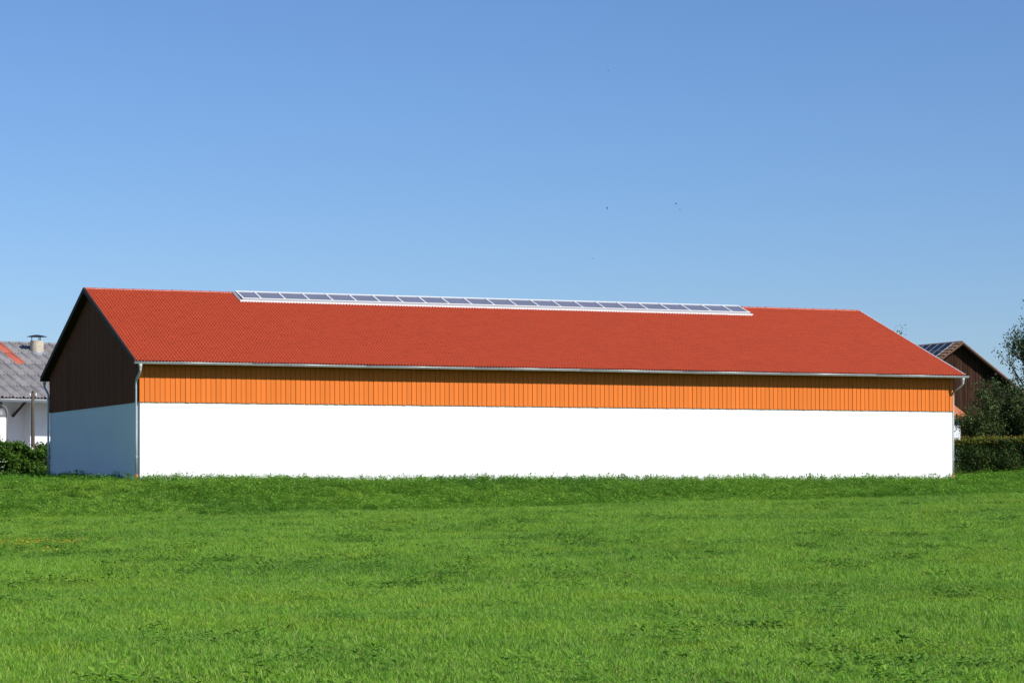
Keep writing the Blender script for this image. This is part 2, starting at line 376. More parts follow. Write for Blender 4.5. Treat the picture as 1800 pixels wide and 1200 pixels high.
def downpipe(u, vw, side, ug):
    """swan-neck from the gutter back to the wall corner, then straight down"""
    vg = vw - side*(OF+.09)
    vp = vw + side*.12
    mb = MB(); r = .047
    mb.lathe([(.03,GZ-.30),(.05,GZ-.24),(.075,GZ-.12),(.08,GZ-.08)], ug, vg, 12)
    pts = [(ug,vg,GZ-.2),(ug,vg,GZ-.30),(ug+(u-ug)*.1,vg+(vp-vg)*.1,GZ-.38),(ug+(u-ug)*.88,vg+(vp-vg)*.88,GZ-.62),(u,vp,GZ-.71),(u,vp,GZ-.85),(u,vp,HB*.5),(u,vp,.12)]
    mb.tube(pts, r, 10)
    p = mb.build('downpipe', M['zinc'], barn, True)
    for z in (GZ-.95, 1.98, .73):
        mb = MB(); mb.lathe([(r+.002,z),(r+.009,z+.003),(r+.009,z+.037),(r+.002,z+.04)], u, vp, 12)
        s = 1 if u < 0 else -1
        mb.box(min(u+s*r, u+s*.12), max(u+s*r, u+s*.12), vp-.012, vp+.012, z+.008, z+.032)
        mb.build('pipe_bracket', M['zinc'], p)
    mb = MB(); mb.lathe([(.062,-.6),(.062,.0),(.075,.005),(.075,.08),(.055,.085)], u, vp, 12); mb.build('drain_stub', M['terracotta'], p)
downpipe(-.11, 0, 1, -.12); downpipe(L+.12, 0, 1, L+.18); downpipe(-.11, W, -1, -.14)
# ridge skylight
sk = empty('skylight', parent=barn); tag(sk, 'long white framed ridge skylight')
SZ = 7.845                                        # top of the glazing at the ridge
def zs(v, off=0): return SZ - abs(v-W/2)*.325 + off
vl = 7.55
for s in (1, -1):
    f = lambda v: W/2 + (v-W/2)*s
    mb = MB()                                    # curb board below the glazing
    ring = [(f(vl-.02), zs(vl)-.16), (f(vl-.02), zs(vl)-.005), (f(vl+.08), zs(vl)+.02), (f(vl+.08), zs(vl)-.2)]
    mb.prism(ring, 'x', SKU0, SKU1); mb.build('curb', M['curb'], sk)
    mb = MB()                                    # sloping apron flashing on the tiles
    rz = lambda v: ZR - abs(v-W/2)*TAN
    mb.prism([(f(SKV-.09), rz(SKV-.09)+.03), (f(SKV-.09), rz(SKV-.09)+.105), (f(SKV-.05), rz(SKV-.05)+.105), (f(SKV-.05), rz(SKV-.05)+.03)], 'x', SKU0-.16, SKU1+.06)
    mb.build('apron_lip', M['whitemetal'], sk)
    mb = MB(); mb.prism([(f(SKV-.049), rz(SKV-.049)+.03), (f(SKV-.049), rz(SKV-.049)+.075), (f(vl-.021), zs(vl)-.10), (f(vl-.021), zs(vl)-.14)], 'x', SKU0-.1, SKU1+.04)
    mb.build('apron', M['curb'], sk)
    mb = MB(); mb.prism([(f(vl-.03), zs(vl)-.012), (f(vl-.03), zs(vl)+.026), (f(vl+.02), zs(vl+.02)+.026), (f(vl+.02), zs(vl+.02)-.012)], 'x', SKU0-.02, SKU1+.02)
    mb.build('bottom_rail', M['whitemetal'], sk)
ub = [6.18] + [6.97+1.0552*k for k in range(22)] + [29.97]
for k, uu in enumerate(ub):
    for s in (1, -1):
        f = lambda v: W/2 + (v-W/2)*s
        h = .034
        mb = MB(); w2 = .036
        mb.prism([(f(vl+.022), zs(vl+.022)+.004), (f(vl+.022), zs(vl+.022)+.022), (f(W/2-.047), zs(W/2-.047)+.022), (f(W/2-.047), zs(W/2-.047)+.004)], 'x', uu-w2, uu+w2)
        mb.build('glazing_bar', M['whitemetal'], sk)
        if k < 23:
            mb = MB()
            mb.prism([(f(vl+.03), zs(vl+.03)-.012), (f(vl+.03), zs(vl+.03)+.002), (f(W/2-.03), zs(W/2-.03)+.002), (f(W/2-.03), zs(W/2-.03)-.012)], 'x', uu+.02, ub[k+1]-.02)
            mb.build('pane', M['pane'], sk)
mb = MB(); mb.prism([(W/2-.045, zs(W/2-.045)+.0), (W/2-.045, zs(W/2-.045)+.024), (W/2, SZ+.03), (W/2+.045, zs(W/2-.045)+.024), (W/2+.045, zs(W/2-.045))], 'x', SKU0-.02, SKU1+.02)
mb.build('ridge_rail', M['whitemetal'], sk)
for (ua_, ub_) in ((SKU0-.012, SKU0+.05), (SKU1-.05, SKU1+.012)):      # end cheeks
    mb = MB(); mb.prism([(vl-.01, zs(vl)-.2), (vl-.01, zs(vl)-.01), (W/2, SZ-.006), (2*(W/2)-vl+.01, zs(vl)-.01), (2*(W/2)-vl+.01, zs(vl)-.2), (W/2, ZR-.12)], 'x', ua_, ub_)
    mb.build('end_cheek', M['darkzinc'], sk)
for (ua_, ub_) in ((SKU0-.17, SKU0-.013), (SKU1+.013, SKU1+.07)):
    for s in (1, -1):
        f = lambda v: W/2 + (v-W/2)*s
        mb = MB(); mb.prism([(f(SKV-.05), ZR-(W/2-SKV+.05)*TAN+.02), (f(SKV-.05), ZR-(W/2-SKV+.05)*TAN+.065), (f(W/2-.003), ZR+.06), (f(W/2-.003), ZR+.015)], 'x', ua_, ub_)
        mb.build('side_flashing', M['flash'], sk)

# ------------------------------------------------------------------ old building on the left
LY = .576
ex, ey = at(60, 135)
old = empty('old_farm_building', (ex, ey, 0), LY)
tag(old, 'white farm building with grey sheet roof and round ventilator, left of the barn', 'building')
oe, orr, run = 4.33, 7.87, 10.0
OT = (orr-oe)/run; OP = math.atan(OT)
U0, U1, V0 = -13.0, 14.0, 2.2
def old_u_at(px, v):                              # position along the building of a pixel column
    k = (px-900)/4335.4; sx, sy = ex - v*math.sin(LY), ey + v*math.cos(LY)
    return (k*sy - sx)/(math.cos(LY) - k*math.sin(LY))
UP = old_u_at(53, V0)
b = MB()
b.box(UP, U1-.4, V0, V0+.3, -.8, oe+V0*OT-.22)                         # projecting part of the wall
b.box(UP, UP+.26, V0+.3, V0+.95, -.8, oe+V0*OT-.22)
b.box(U0+.4, UP+.26, V0+.95, V0+1.2, -.8, oe+V0*OT-.22)                    # recessed part
b.box(U0+.4, U0+.65, V0+1.2, 17.8, -.8, oe+V0*OT-.22); b.box(U1-.65, U1-.4, V0+.3, 17.8, -.8, oe+V0*OT-.22)
b.box(U0+.65, U1-.65, 17.55, 17.8, -.8, oe+V0*OT-.22)
for uu in (U0+.4, U1-.65):
    z0 = oe+V0*OT-.22
    b.prism([(V0+.95,z0+.001),(17.8,z0+.001),(run,orr-.3)], 'x', uu, uu+.25)
b.build('wall', M['oldwall'], old)
b = MB()
for s in (0, 1):
    q = [(0,oe-.13),(run,orr-.13),(run,orr-.03),(0,oe-.03)]
    if s: q = [(2*run-a+.001, z) for a, z in q]
    b.prism(q, 'x', U0, U1)
orf = b.build('roof', M['timber'], old)
SW, SL = .62, run/math.cos(OP)/5
def sheet_mesh(m):
    mb = MB(); n = 20; vs = []
    hz = lambda i: .034*math.cos(2*math.pi*3*i/n) + (.05 if i > n*.88 else 0)
    for (yy, dz) in ((-.03, .035), (SL+.05, .006)):
        vs += [(SW*.95*i/n, yy, hz(i)+dz) for i in range(n+1)]
    vs += [(SW*.95*i/n, -.03, hz(i)+.02) for i in range(n+1)]
    k = n+1
    mb.add(vs, [(i, i+1, k+i+1, k+i) for i in range(n)] + [(2*k+i, 2*k+i+1, i+1, i) for i in range(n)])
    return mb.mesh('roof_sheet', m, True)
sh_g, sh_r = sheet_mesh(M['eternit']), sheet_mesh(M['redsheet'])
sm = Matrix.Translation((U0, -.04, oe-.012)) @ Matrix.Rotation(OP, 4, 'X')
nc = int((U1-U0)/SW)
RC = int((old_u_at(36, 6.0)-U0)/SW)
for r in range(5):
    for c in range(nc):
        red = (c == RC and r >= 3)
        o = link('roof_sheet', sh_r if red else sh_g, orf)
        o.matrix_local = sm @ Matrix.Translation((c*SW+random.gauss(0,.008), r*SL, random.random()*.012)) @ Matrix.Rotation(random.gauss(0,.004), 4, 'Z')
        if red: o['label'] = 'faded red roof sheet'
b = MB()
sm2 = Matrix.Translation((U1, 2*run+.04, oe-.012)) @ Matrix.Rotation(math.pi, 4, 'Z') @ Matrix.Rotation(OP, 4, 'X')
b.prism([(0,0),(run/math.cos(OP),0),(run/math.cos(OP),.03),(0,.03)], 'x', 0, U1-U0)
o = b.build('rear_slope_sheets', M['eternit'], orf); o.matrix_local = sm2
mb = MB(); mb.prism([(run-.22,orr-.045),(run,orr+.05),(run+.22,orr-.045),(run,orr+.08)][::1], 'x', U0-.05, U1+.05); mb.build('ridge_cap', M['eternit'], orf)
gutter(old, U0, U1, -.07, oe-.10, 1, .07, M['zinc'], False)
b = MB(); b.box(U0, U1, .012, .05, oe-.24, oe-.135); b.build('fascia', M['oldwall'], old)
bt, bb = old_u_at(51, .5), old_u_at(23, V0+.93)
for k in range(4):
    b = MB(); b.tube([(bt-4.2*k, .5, oe+.5*OT-.16), (bb-4.2*k, V0+.93, CAMZ+(839.84-731)/4335.4*138)], .10, 4); b.build('brace', M['timber'], old)
b = MB(); b.box(U0, U1-8, -13.5, V0+1.0, -.5, .16)  # added slab hidden behind the bushes, bounces sun onto the shaded wall
yd = b.build('yard_bounce_slab', mat('pale_bounce_slab', (.52,.51,.48), .9, noise=.2, nscale=.8)); yd.location = (ex, ey, 0); yd.rotation_euler = (0,0,LY)
tag(yd, 'pale concrete yard slab added unseen behind the bushes to bounce sun onto the farm wall', None, None, 'structure')
# ventilator chimney
cu, cv = 1.05+.0, 8.3
cu = old_u_at(65, cv); cz = oe + cv*OT
ch_ = empty('ventilator', (cu, cv, cz), 0, old)
b = MB(); b.lathe([(.40,-.35),(.395,.0),(.385,.55),(.39,.66),(.34,.66)], 0, 0, 24); b.build('shaft', M['concrete'], ch_, False)
b = MB(); b.lathe([(.56,-.24),(.56,-.13),(.42,-.03),(.41,.02)], 0, 0, 24); b.build('flashing', M['flash'], ch_)
for a in (.5, 2.6, 4.7):
    b = MB(); b.tube([(.3*math.cos(a), .3*math.sin(a), .6), (.3*math.cos(a), .3*math.sin(a), .95)], .025, 6); b.build('rod', M['black'], ch_)
b = MB(); b.lathe([(.02,.90),(.58,.895),(.585,.91),(.30,.98),(.02,1.02)], 0, 0, 24); b.build('rain_hood', M['black'], ch_)

# feed silo under the eaves
sx_, sy_ = at(-2, 134.2)
silo = empty('feed_silo', (sx_, sy_, 0)); tag(silo, 'rounded white silo with dark filler neck beside the farm building', 'silo')
b = MB(); b.lathe([(.38,-.3),(.42,-.2),(.425,3.12),(.40,3.25)], 0, 0, 28); b.build('body', M['tank'], silo, True)
b = MB(); b.lathe([(.41,3.24),(.43,3.26),(.42,3.36),(.36,3.55),(.27,3.68),(.2,3.72)], 0, 0, 28); b.build('dome', M['greypipe_domeshade'], silo, True)  # dome grey instead of tank white: its shade is put into the colour
b = MB(); b.lathe([(.18,3.66),(.18,4.1),(.2,4.11),(.2,4.22),(.15,4.24)], 0, 0, 20); b.build('filler_neck', M['black'], silo)
b = MB(); b.tube([(.12,-.1,3.86),(.26,-.08,3.86),(.38,-.06,3.78),(.45,-.05,3.6),(.47,-.05,3.3),(.47,-.05,.1)], .045, 8); b.build('filling_pipe', M['greypipe_domeshade'], silo, True)
for a in (-1.9, -1.2):
    b = MB(); b.tube([(.43*math.cos(a), .43*math.sin(a), 0), (.43*math.cos(a), .43*math.sin(a), 2.3)], .012, 5); b.build('ladder_rail', M['greypipe_domeshade'], silo)

# utility pole
px_, py_ = at(57.5, 118.5)
pole = empty('utility_pole', (px_, py_, 0)); tag(pole, 'thin weathered wooden pole with porcelain insulators by the bushes', 'pole')
b = MB(); b.tube([(0,0,-.5),(.01,0,1.5),(.0,0,3.0),(.015,0,4.05)], [.10,.095,.085,.075], 10); b.lathe([(.078,4.04),(.07,4.08),(.01,4.17)], .015, 0, 10); b.build('shaft', M['pole'], pole, True)
for s in (-1, 1):
    b = MB(); b.tube([(.015+s*.06,0,3.82),(.015+s*.14,0,3.82),(.015+s*.14,0,3.88)], .012, 5); b.build('bracket', M['black'], pole)
    b = MB(); b.lathe([(.02,3.86),(.05,3.88),(.035,3.93),(.045,3.96),(.02,4.0)], .015+s*.14, 0, 10); b.build('insulator', M['porcelain'], pole, True)
b = MB(); b.box(-.02,.05,-.11,-.096,1.32,1.40); b.build('number_plate', M['porcelain'], pole)

# ------------------------------------------------------------------ dark barn on the right
DX, DY = at(1693, 165)
db = empty('timber_barn', (DX, DY, 0), YAW)
tag(db, 'dark brown timber barn with solar panels, right behind the red roof', 'barn')
dz, dt, hw, dl, oh = 9.07, .68, 7.6, 22.0, .7          # ridge, slope, half span, length, gable overhang
zr_ = lambda a: dz - abs(a)*dt
b = MB()
wi = hw-.8
b.prism([(-wi,-.8),(wi,-.8),(wi,zr_(wi)-.28),(0,dz-.28),(-wi,zr_(wi)-.28)], 'y', oh+.03, dl-.8)
b.build('wall', M['timber'], db)
bwid = .21; n = int(2*wi/bwid)
for k in range(n):
    a0 = -wi+k*bwid; a1 = a0+bwid-.02
    mid = [(a0,-.5)] + [(a1,-.5),(a1,zr_(a1)-.27)] + ([(0,dz-.27)] if a0 < 0 < a1 else []) + [(a0,zr_(a0)-.27)]
    b = MB(); j = random.random()*.03
    b.prism(mid, 'y', oh-.035-j, oh+.028); b.build('board', M['barnboard'], db)
b = MB()
for s in (-1, 1):
    b.prism([(s*.0005,dz-.22),(s*hw,zr_(hw)-.22),(s*hw,zr_(hw)-.06),(s*.0005,dz-.06)], 'y', 0, dl)
drf = b.build('roof', M['timber'], db)
DP = math.atan(dt); sl = hw/math.cos(DP)
dms = [Matrix.Translation((-hw, dl, zr_(hw)-.06)) @ Matrix.Rotation(-math.pi/2, 4, 'Z') @ Matrix.Rotation(DP, 4, 'X'),
       Matrix.Translation((hw, 0, zr_(hw)-.06)) @ Matrix.Rotation(math.pi/2, 4, 'Z') @ Matrix.Rotation(DP, 4, 'X')]
for s, mm in enumerate(dms):
    mb = MB(); tile_field(mb, [(c*.3, r*sl/26) for r in range(26) for c in range(int(dl/.3))], w=.3, s=sl/27, seg=6, rolls=1)
    o = mb.build('tile_field', M['browntile'], drf, True); o.matrix_local = mm; tag(o, kind='stuff')
b = MB(); b.prism([(-.15,dz-.1),(0,dz+.0),(.15,dz-.1),(0,dz+.05)], 'y', .08, dl+.02); b.build('ridge_cap', M['browntile'], drf)
for s in (-1, 1):
    b = MB(); b.prism([(s*.001,dz-.13),(s*(hw+.02),zr_(hw)-.15),(s*(hw+.02),zr_(hw)-.05),(s*.001,dz-.03)], 'y', -.03, -.003); b.build('verge_board', M['trim'], drf)
for k in range(3):
    a = (-1)**k*(2.6+k*.6)
    b = MB(); b.box(a-.09, a+.09, .05, oh-.07, zr_(a)-.45, zr_(a)-.28); b.build('purlin', M['timber'], db)
# solar panels on the left slope
pm = dms[0]
y_top = sl-.15
for c in range(9):
    for r in range(4):
        h0 = .95 if r == 0 else 1.58
        yt = y_top - (0 if r == 0 else .98 + (r-1)*1.61)
        x1 = dl - .85 - c*.95; x0 = x1-.92
        sp = empty('solar_panel', parent=drf); sp.matrix_local = pm
        b = MB(); b.box(x0+.03, x1-.03, yt-h0+.03, yt-.03, .10, .138); b.build('cell_sheet', M['solar'], sp)
        b = MB(); b.box(x0, x0+.029, yt-h0, yt, .09, .145); b.box(x1-.029, x1, yt-h0, yt, .09, .145)
        b.box(x0+.03, x1-.03, yt-.029, yt, .09, .145); b.box(x0+.03, x1-.03, yt-h0, yt-h0+.029, .09, .145); b.build('frame', M['alu'], sp)
b = MB(); b.box(dl-.83, dl-.74, y_top-5.8, y_top, .075, .15); b.build('edge_rail', M['whitemetal'], drf)

# small white house between the trees
hx, hy = at(1668, 148)
hs_ = empty('white_house', (hx, hy, 0), YAW); tag(hs_, 'small white house with orange roof glimpsed through leaves beside the barn corner', 'house')
b = MB(); b.box(-5, 0.8, 0, 6, -.5, 3.7); b.prism([(0,3.701),(6,3.701),(3,5.0)], 'x', -5, .8); b.build('wall', M['oldwall'], hs_)
b = MB()
b.prism([(-.45,3.50),(3,5.05),(3,5.25),(-.45,3.70)], 'x', -5.4, 1.0); b.prism([(6.45,3.50),(3.001,5.05),(3.001,5.25),(6.45,3.70)], 'x', -5.4, 1.0)
hr = b.build('roof', M['orangetile'], hs_)
b = MB(); b.box(-.55,.0,-.03,.02,1.2,2.5); wo = b.build('window', M['solar'], hs_)
b = MB(); b.box(-.62,.07,-.05,-.031,1.12,1.19); b.box(-.62,.07,-.05,-.031,2.51,2.58); b.build('window_frame', M['whitemetal'], wo)

# ------------------------------------------------------------------ foliage
def leaves(mb_v, mb_f, P, size, up=.3, aspect=.55):
    n = len(P)
    d = rng.normal(size=(n,3)); d[:,2] += up*0; d /= np.linalg.norm(d, axis=1)[:,None]
    nn = rng.normal(size=(n,3)); nn[:,2] += up*3; nn -= d*(nn*d).sum(1)[:,None]; nn /= np.linalg.norm(nn, axis=1)[:,None]
    s = np.cross(d, nn); l = size*rng.uniform(.65, 1.25, n)[:,None]
    a = P; m1 = P + d*l*.45 + s*l*aspect*.5 + nn*l*.08; m2 = P + d*l*.45 - s*l*aspect*.5 + nn*l*.08; e = P + d*l
    o = len(mb_v); mb_v.extend(np.stack([a,m1,e,m2],1).reshape(-1,3).tolist())
    mb_f.extend([(o+4*i, o+4*i+1, o+4*i+2, o+4*i+3) for i in range(n)])
def leafobj(name, v, f, m, parent):
    me = bpy.data.meshes.new(name); me.from_pydata(v, [], f); me.materials.append(m); me.update()
    return link(name, me, parent)
def tree(name, label, base, height, spread, trunk_h, m, leaf=.11, twigs=5, nleaf=9, seed=1, group=None, nb=7, upw=.5, lean=(0,0)):
    rd = random.Random(seed); root = empty(name, base); tag(root, label, 'tree', group)
    wood = MB(); pts_all = []; lv = []; lf = []
    def branch(p, d, length, r, depth):
        n = 5 if depth else 6; pts = [p]; rs = [r]; q = p.copy(); dd = d.copy()
        for i in range(n):
            dd = (dd + Vector((rd.gauss(0,.16), rd.gauss(0,.16), rd.gauss(.05,.10) + (upw*.12 if depth else .1)))).normalized()
            q = q + dd*length/n; pts.append(q.copy()); rs.append(max(.006, r*(1-.8*(i+1)/n)))
        wood.tube(pts, rs, 6 if depth < 2 else 4, caps=False)
        if depth >= 2:
            for i in range(1, n+1):
                k = nleaf if i > 1 else nleaf//2
                for _ in range(k): pts_all.append(pts[i] + Vector((rd.gauss(0,.10), rd.gauss(0,.10), rd.gauss(0,.09))))
            return
        kids = (nb if depth == 0 else twigs+2)
        for c in range(kids):
            i = rd.uniform(.35 if depth == 0 else .2, 1.0)*n; i0 = min(int(i), n-1); pp = pts[i0].lerp(pts[i0+1], i-i0)
            a = c*2.4 + rd.gauss(0,.5) + (0 if depth == 0 else rd.uniform(0,6))
            side = Vector((math.cos(a), math.sin(a), rd.uniform(-.1,.75)*upw*1.4))
            nd = (side + dd*.35).normalized()
            ll = (spread*rd.uniform(.75,1.1) if depth == 0 else length*rd.uniform(.38,.6))
            branch(pp, nd, ll, rs[i0]*.6, depth+1)
        if depth == 0: branch(pts[-1], dd, length*.5, rs[-1], 1)
    branch(Vector((0,0,-.3)), Vector((lean[0],lean[1],1)), trunk_h, height*.026, 0)
    P = np.array([tuple(q) for q in pts_all]); zmax = P[:,2].max(); sc = height/zmax
    wood.v = [(a*1.0, b_*1.0, c*sc) for a, b_, c in wood.v]; P[:,2] *= sc
    leaves(lv, lf, P, leaf)
    wood.build('trunk', M['bark'], root, True); leafobj('crown', lv, lf, m, root)
    return root
def gp(px, D, dzz=0):
    x, y = at(px, D); return (x, y, float(gz(x, y))+dzz)
tree('fruit_tree', 'tall dark fruit tree with bare twig tips at the right picture edge', gp(1834, 121), 8.6, 2.7, 4.8, M['treeleaf'], .13, 8, 12, 21, nb=18, upw=.8)
tree('fruit_tree', 'low spreading olive green tree over the hedge, right of the barn corner', gp(1714, 116), 4.0, 1.35, 2.4, M['treeleaf2'], .12, 7, 12, 8, nb=14, upw=.4)
tree('fruit_tree', 'thin leafy treetop poking above the red roof before the solar panels', gp(1632, 140), 8.2, 1.7, 5.0, M['treeleaf2'], .14, 4, 5, 5, nb=9, upw=1.0)
tree('fruit_tree', 'dense dark tree behind the hedge, under the tall fruit tree', gp(1778, 118), 4.6, 1.8, 2.4, M['treeleaf'], .13, 8, 15, 14, nb=15, upw=.4)

def hedge(name, label, path, height, depth, m, m2, n, leaf, rough_top, seed, ntip, cat='hedge'):
    rd = np.random.default_rng(seed); root = empty(name, (path[0][0], path[0][1], float(gz(*path[0])))); tag(root, label, cat)
    ox, oy, oz = root.location; A = np.array(path[0]); B_ = np.array(path[1]); d = (B_-A); ln = np.linalg.norm(d); d /= ln; nrm = np.array([d[1], -d[0]])
    def top(t): return height*(1 + rough_top*(np.sin(t*1.9+seed)*.5 + np.sin(t*4.3+2*seed)*.3 + np.sin(t*9.1)*.2))
    def cloud(k, shell):
        t = rd.uniform(0, ln, k); w = rd.uniform(-1, 1, k); h = rd.uniform(.02, 1, k)
        if shell:
            e = rd.uniform(0, 1, k); w = np.where(e < .62, 1-np.abs(rd.normal(0,.16,k)), w); h = np.where(e > .8, 1-np.abs(rd.normal(0,.05,k)), h)
        lump = .82 - rough_top*.6 + (.18+rough_top*.6)*np.sin(t*3.1+h*5+seed)*np.sin(t*1.3-h*3)
        x = A[0]+d[0]*t+nrm[0]*w*depth*.5*lump; y = A[1]+d[1]*t+nrm[1]*w*depth*.5*lump
        z = gz(x, y) + h*top(t)
        return np.stack([x-ox, y-oy, z-oz], 1)
    v, f = [], []; leaves(v, f, cloud(n, True), leaf); leafobj('foliage', v, f, m, root)
    if ntip:
        t = rd.uniform(0, ln, ntip); P = []
        for tt in t:
            w = rd.uniform(-.9, .9); k = rd.integers(4, 9); hh = rd.uniform(.05, .32)*(1+rough_top)
            lean_ = rd.normal(0, .08, 2)
            for i in range(k):
                q = i/k; P.append((A[0]+d[0]*tt+nrm[0]*w*depth*.5+lean_[0]*q*2+rd.normal(0,.03), A[1]+d[1]*tt+nrm[1]*w*depth*.5+lean_[1]*q*2+rd.normal(0,.03), top(tt)-.12+hh*q))
        P = np.array(P); P[:,2] += gz(P[:,0], P[:,1]); P -= np.array([ox, oy, oz])
        v, f = [], []; leaves(v, f, P, leaf*.9); leafobj('new_shoots', v, f, m2, root)
    wood = MB()
    for k in range(int(ln*3)):
        t = rd.uniform(0, ln); x = A[0]+d[0]*t+rd.normal(0,.12); y = A[1]+d[1]*t+rd.normal(0,.12); z0 = float(gz(x,y))-.1-oz
        wood.tube([(x-ox,y-oy,z0),(x-ox+rd.normal(0,.08),y-oy+rd.normal(0,.08),z0+height*.5),(x-ox+rd.normal(0,.2),y-oy+rd.normal(0,.2),z0+height*.92)], [.025,.018,.007], 5)
    wood.build('stems', M['bark'], root)
    return root
hedge('hedge', 'trimmed dark hedge with yellowish brown tips, right of the white wall', [at(1610, 113), at(1960, 113.5)], 1.52, 1.5, M['hedge_r'], M['hedge_tip'], 46000, .105, .03, 3, 1900)
hedge('bush_row', 'overgrown green bushes below the grey roofed building on the left', [at(-90, 115.6), at(100, 119.4)], 1.50, 2.2, M['hedge_l'], M['hedge_l'], 17000, .16, .24, 9, 420, 'bushes')

# ------------------------------------------------------------------ meadow grass and weeds (instanced tufts)
src = bpy.data.collections.new('tuft_sources')
def tuft(kind, seed):
    rd = random.Random(seed); mb = MB()
    n = {'grass': 40, 'tall': 26, 'weed': 26, 'dark': 16, 'sprig': 8, 'flower': 3}[kind]
    for k in range(n):
        a = rd.uniform(0, 6.283); r = .13*math.sqrt(rd.random()); p = Vector((r*math.cos(a), r*math.sin(a), -.01))
        if kind in ('grass', 'tall'):
            h = rd.uniform(.045, .105) if kind == 'grass' else rd.uniform(.08, .18)
            b_ = rd.uniform(0, 6.283); bend = rd.uniform(.1, .75)*h; w = rd.uniform(.0026, .0046)
            dr = Vector((math.cos(b_), math.sin(b_), 0)); t_ = rd.uniform(0, 6.283); sd = Vector((math.cos(t_), math.sin(t_), 0))*w
            m1 = p + dr*bend*.3 + Vector((0,0,h*.6)); e = p + dr*bend + Vector((0,0,h))
            mb.add([p-sd*.7, p+sd*.7, m1+sd, m1-sd, e], [(0,1,2,3),(3,2,4)], 1 if rd.random() < .07 else 0)
        elif kind in ('weed', 'dark'):
            h = rd.uniform(.05, .24) if kind == 'weed' else rd.uniform(.03, .12)
            l = rd.uniform(.05, .09) if kind == 'weed' else rd.uniform(.04, .085); w = l*rd.uniform(.2, .32)
            b_ = rd.uniform(0, 6.283); dr = Vector((math.cos(b_), math.sin(b_), rd.uniform(-.2, .7))).normalized(); sd = dr.cross(Vector((0,0,1))).normalized()*w
            q = p*1.2 + Vector((0,0,h))
            mb.add([q, q+dr*l*.5+sd+Vector((0,0,.01)), q+dr*l, q+dr*l*.5-sd+Vector((0,0,.01))], [(0,1,2,3)], 0)
            mb.add([p*.8, p*.8+Vector((.003,0,0)), q], [(0,1,2)], 0)
        elif kind == 'sprig':
            h = rd.uniform(.18, .46); e = p + Vector((rd.gauss(0,.10), rd.gauss(0,.10), h)); m1 = p.lerp(e, .5)+Vector((rd.gauss(0,.02),0,.03))
            mb.tube([p, m1, e], [.006,.005,.004], 3, caps=False)
            for _ in range(rd.randint(2, 6)):
                q = m1.lerp(e, rd.random()**.7); dr = Vector((rd.gauss(0,1), rd.gauss(0,1), rd.gauss(.4,.6))).normalized(); sd = dr.cross(Vector((0,.2,1))).normalized(); l = rd.uniform(.04, .09)
                mb.add([q, q+dr*l*.5+sd*l*.3, q+dr*l, q+dr*l*.5-sd*l*.3], [(0,1,2,3)], 0)
        elif kind == 'flower':
            h = rd.uniform(.12, .2); e = p + Vector((0,0,h)); mb.tube([p, e], .003, 3, 0, False)
            for i in range(6):
                c = i*math.pi/3; dr = Vector((math.cos(c), math.sin(c), .25)); sd = Vector((-math.sin(c), math.cos(c), 0))
                mb.add([e, e+dr*.014+sd*.008, e+dr*.024, e+dr*.014-sd*.008], [(0,1,2,3)], 1)
    mats = {'grass': [M['grass'],M['drygrass']], 'tall': [M['grass'],M['drygrass']], 'weed': [M['weed']], 'dark': [M['darkweed']], 'sprig': [M['darkweed']], 'flower': [M['weed'],M['flower']]}[kind]
    return mb.mesh(kind+'_tuft', mats)
def instancer(name, label, cat, kinds, P, S, seed):
    """one object whose vertices carry tufts through geometry nodes"""
    rd = np.random.default_rng(seed); n = len(P)
    col = bpy.data.collections.new(name+'_tufts')
    for i, k in enumerate(kinds):
        o = bpy.data.objects.new('%s_tuft_%02d' % (name, i), tuft(k, seed*50+i)); col.objects.link(o)
    me = bpy.data.meshes.new(name); me.from_pydata(P.tolist(), [], [])
    a = me.attributes.new('rot', 'FLOAT_VECTOR', 'POINT'); rot = np.stack([rd.normal(0,.10,n), rd.normal(0,.10,n), rd.uniform(0,6.283,n)], 1); a.data.foreach_set('vector', rot.ravel())
    a = me.attributes.new('scl', 'FLOAT_VECTOR', 'POINT'); a.data.foreach_set('vector', S.ravel())
    a = me.attributes.new('idx', 'INT', 'POINT'); a.data.foreach_set('value', rd.integers(0, len(kinds), n).astype(np.int32))
    o = link(name, me); tag(o, label, cat, None, 'stuff')
    ng = bpy.data.node_groups.new(name+'_nodes', 'GeometryNodeTree')
    ng.interface.new_socket('Geometry', in_out='INPUT', socket_type='NodeSocketGeometry'); ng.interface.new_socket('Geometry', in_out='OUTPUT', socket_type='NodeSocketGeometry')
    N = ng.nodes; K = ng.links; gi = N.new('NodeGroupInput'); go = N.new('NodeGroupOutput')
    ci = N.new('GeometryNodeCollectionInfo'); ci.inputs['Collection'].default_value = col; ci.inputs['Separate Children'].default_value = True; ci.inputs['Reset Children'].default_value = True
    ip = N.new('GeometryNodeInstanceOnPoints'); ip.inputs['Pick Instance'].default_value = True
    def attr(nm, ty):
        q = N.new('GeometryNodeInputNamedAttribute'); q.data_type = ty; q.inputs['Name'].default_value = nm; return q.outputs['Attribute']
    er = N.new('FunctionNodeEulerToRotation')
    K.new(attr('rot','FLOAT_VECTOR'), er.inputs[0]); K.new(er.outputs[0], ip.inputs['Rotation']); K.new(attr('scl','FLOAT_VECTOR'), ip.inputs['Scale']); K.new(attr('idx','INT'), ip.inputs['Instance Index'])
    K.new(gi.outputs[0], ip.inputs['Points']); K.new(ci.outputs[0], ip.inputs['Instance']); K.new(ip.outputs[0], go.inputs[0])
    md = o.modifiers.new('tufts', 'NODES'); md.node_group = ng
    return o
def inside_barn(x, y, pad=.06):
    dx, dy = x-BX, y-BY
    u = dx*math.cos(YAW)+dy*math.sin(YAW); v = -dx*math.sin(YAW)+dy*math.cos(YAW)
    return (u > -pad) & (u < L+pad) & (v > -pad) & (v < W+pad), u, v
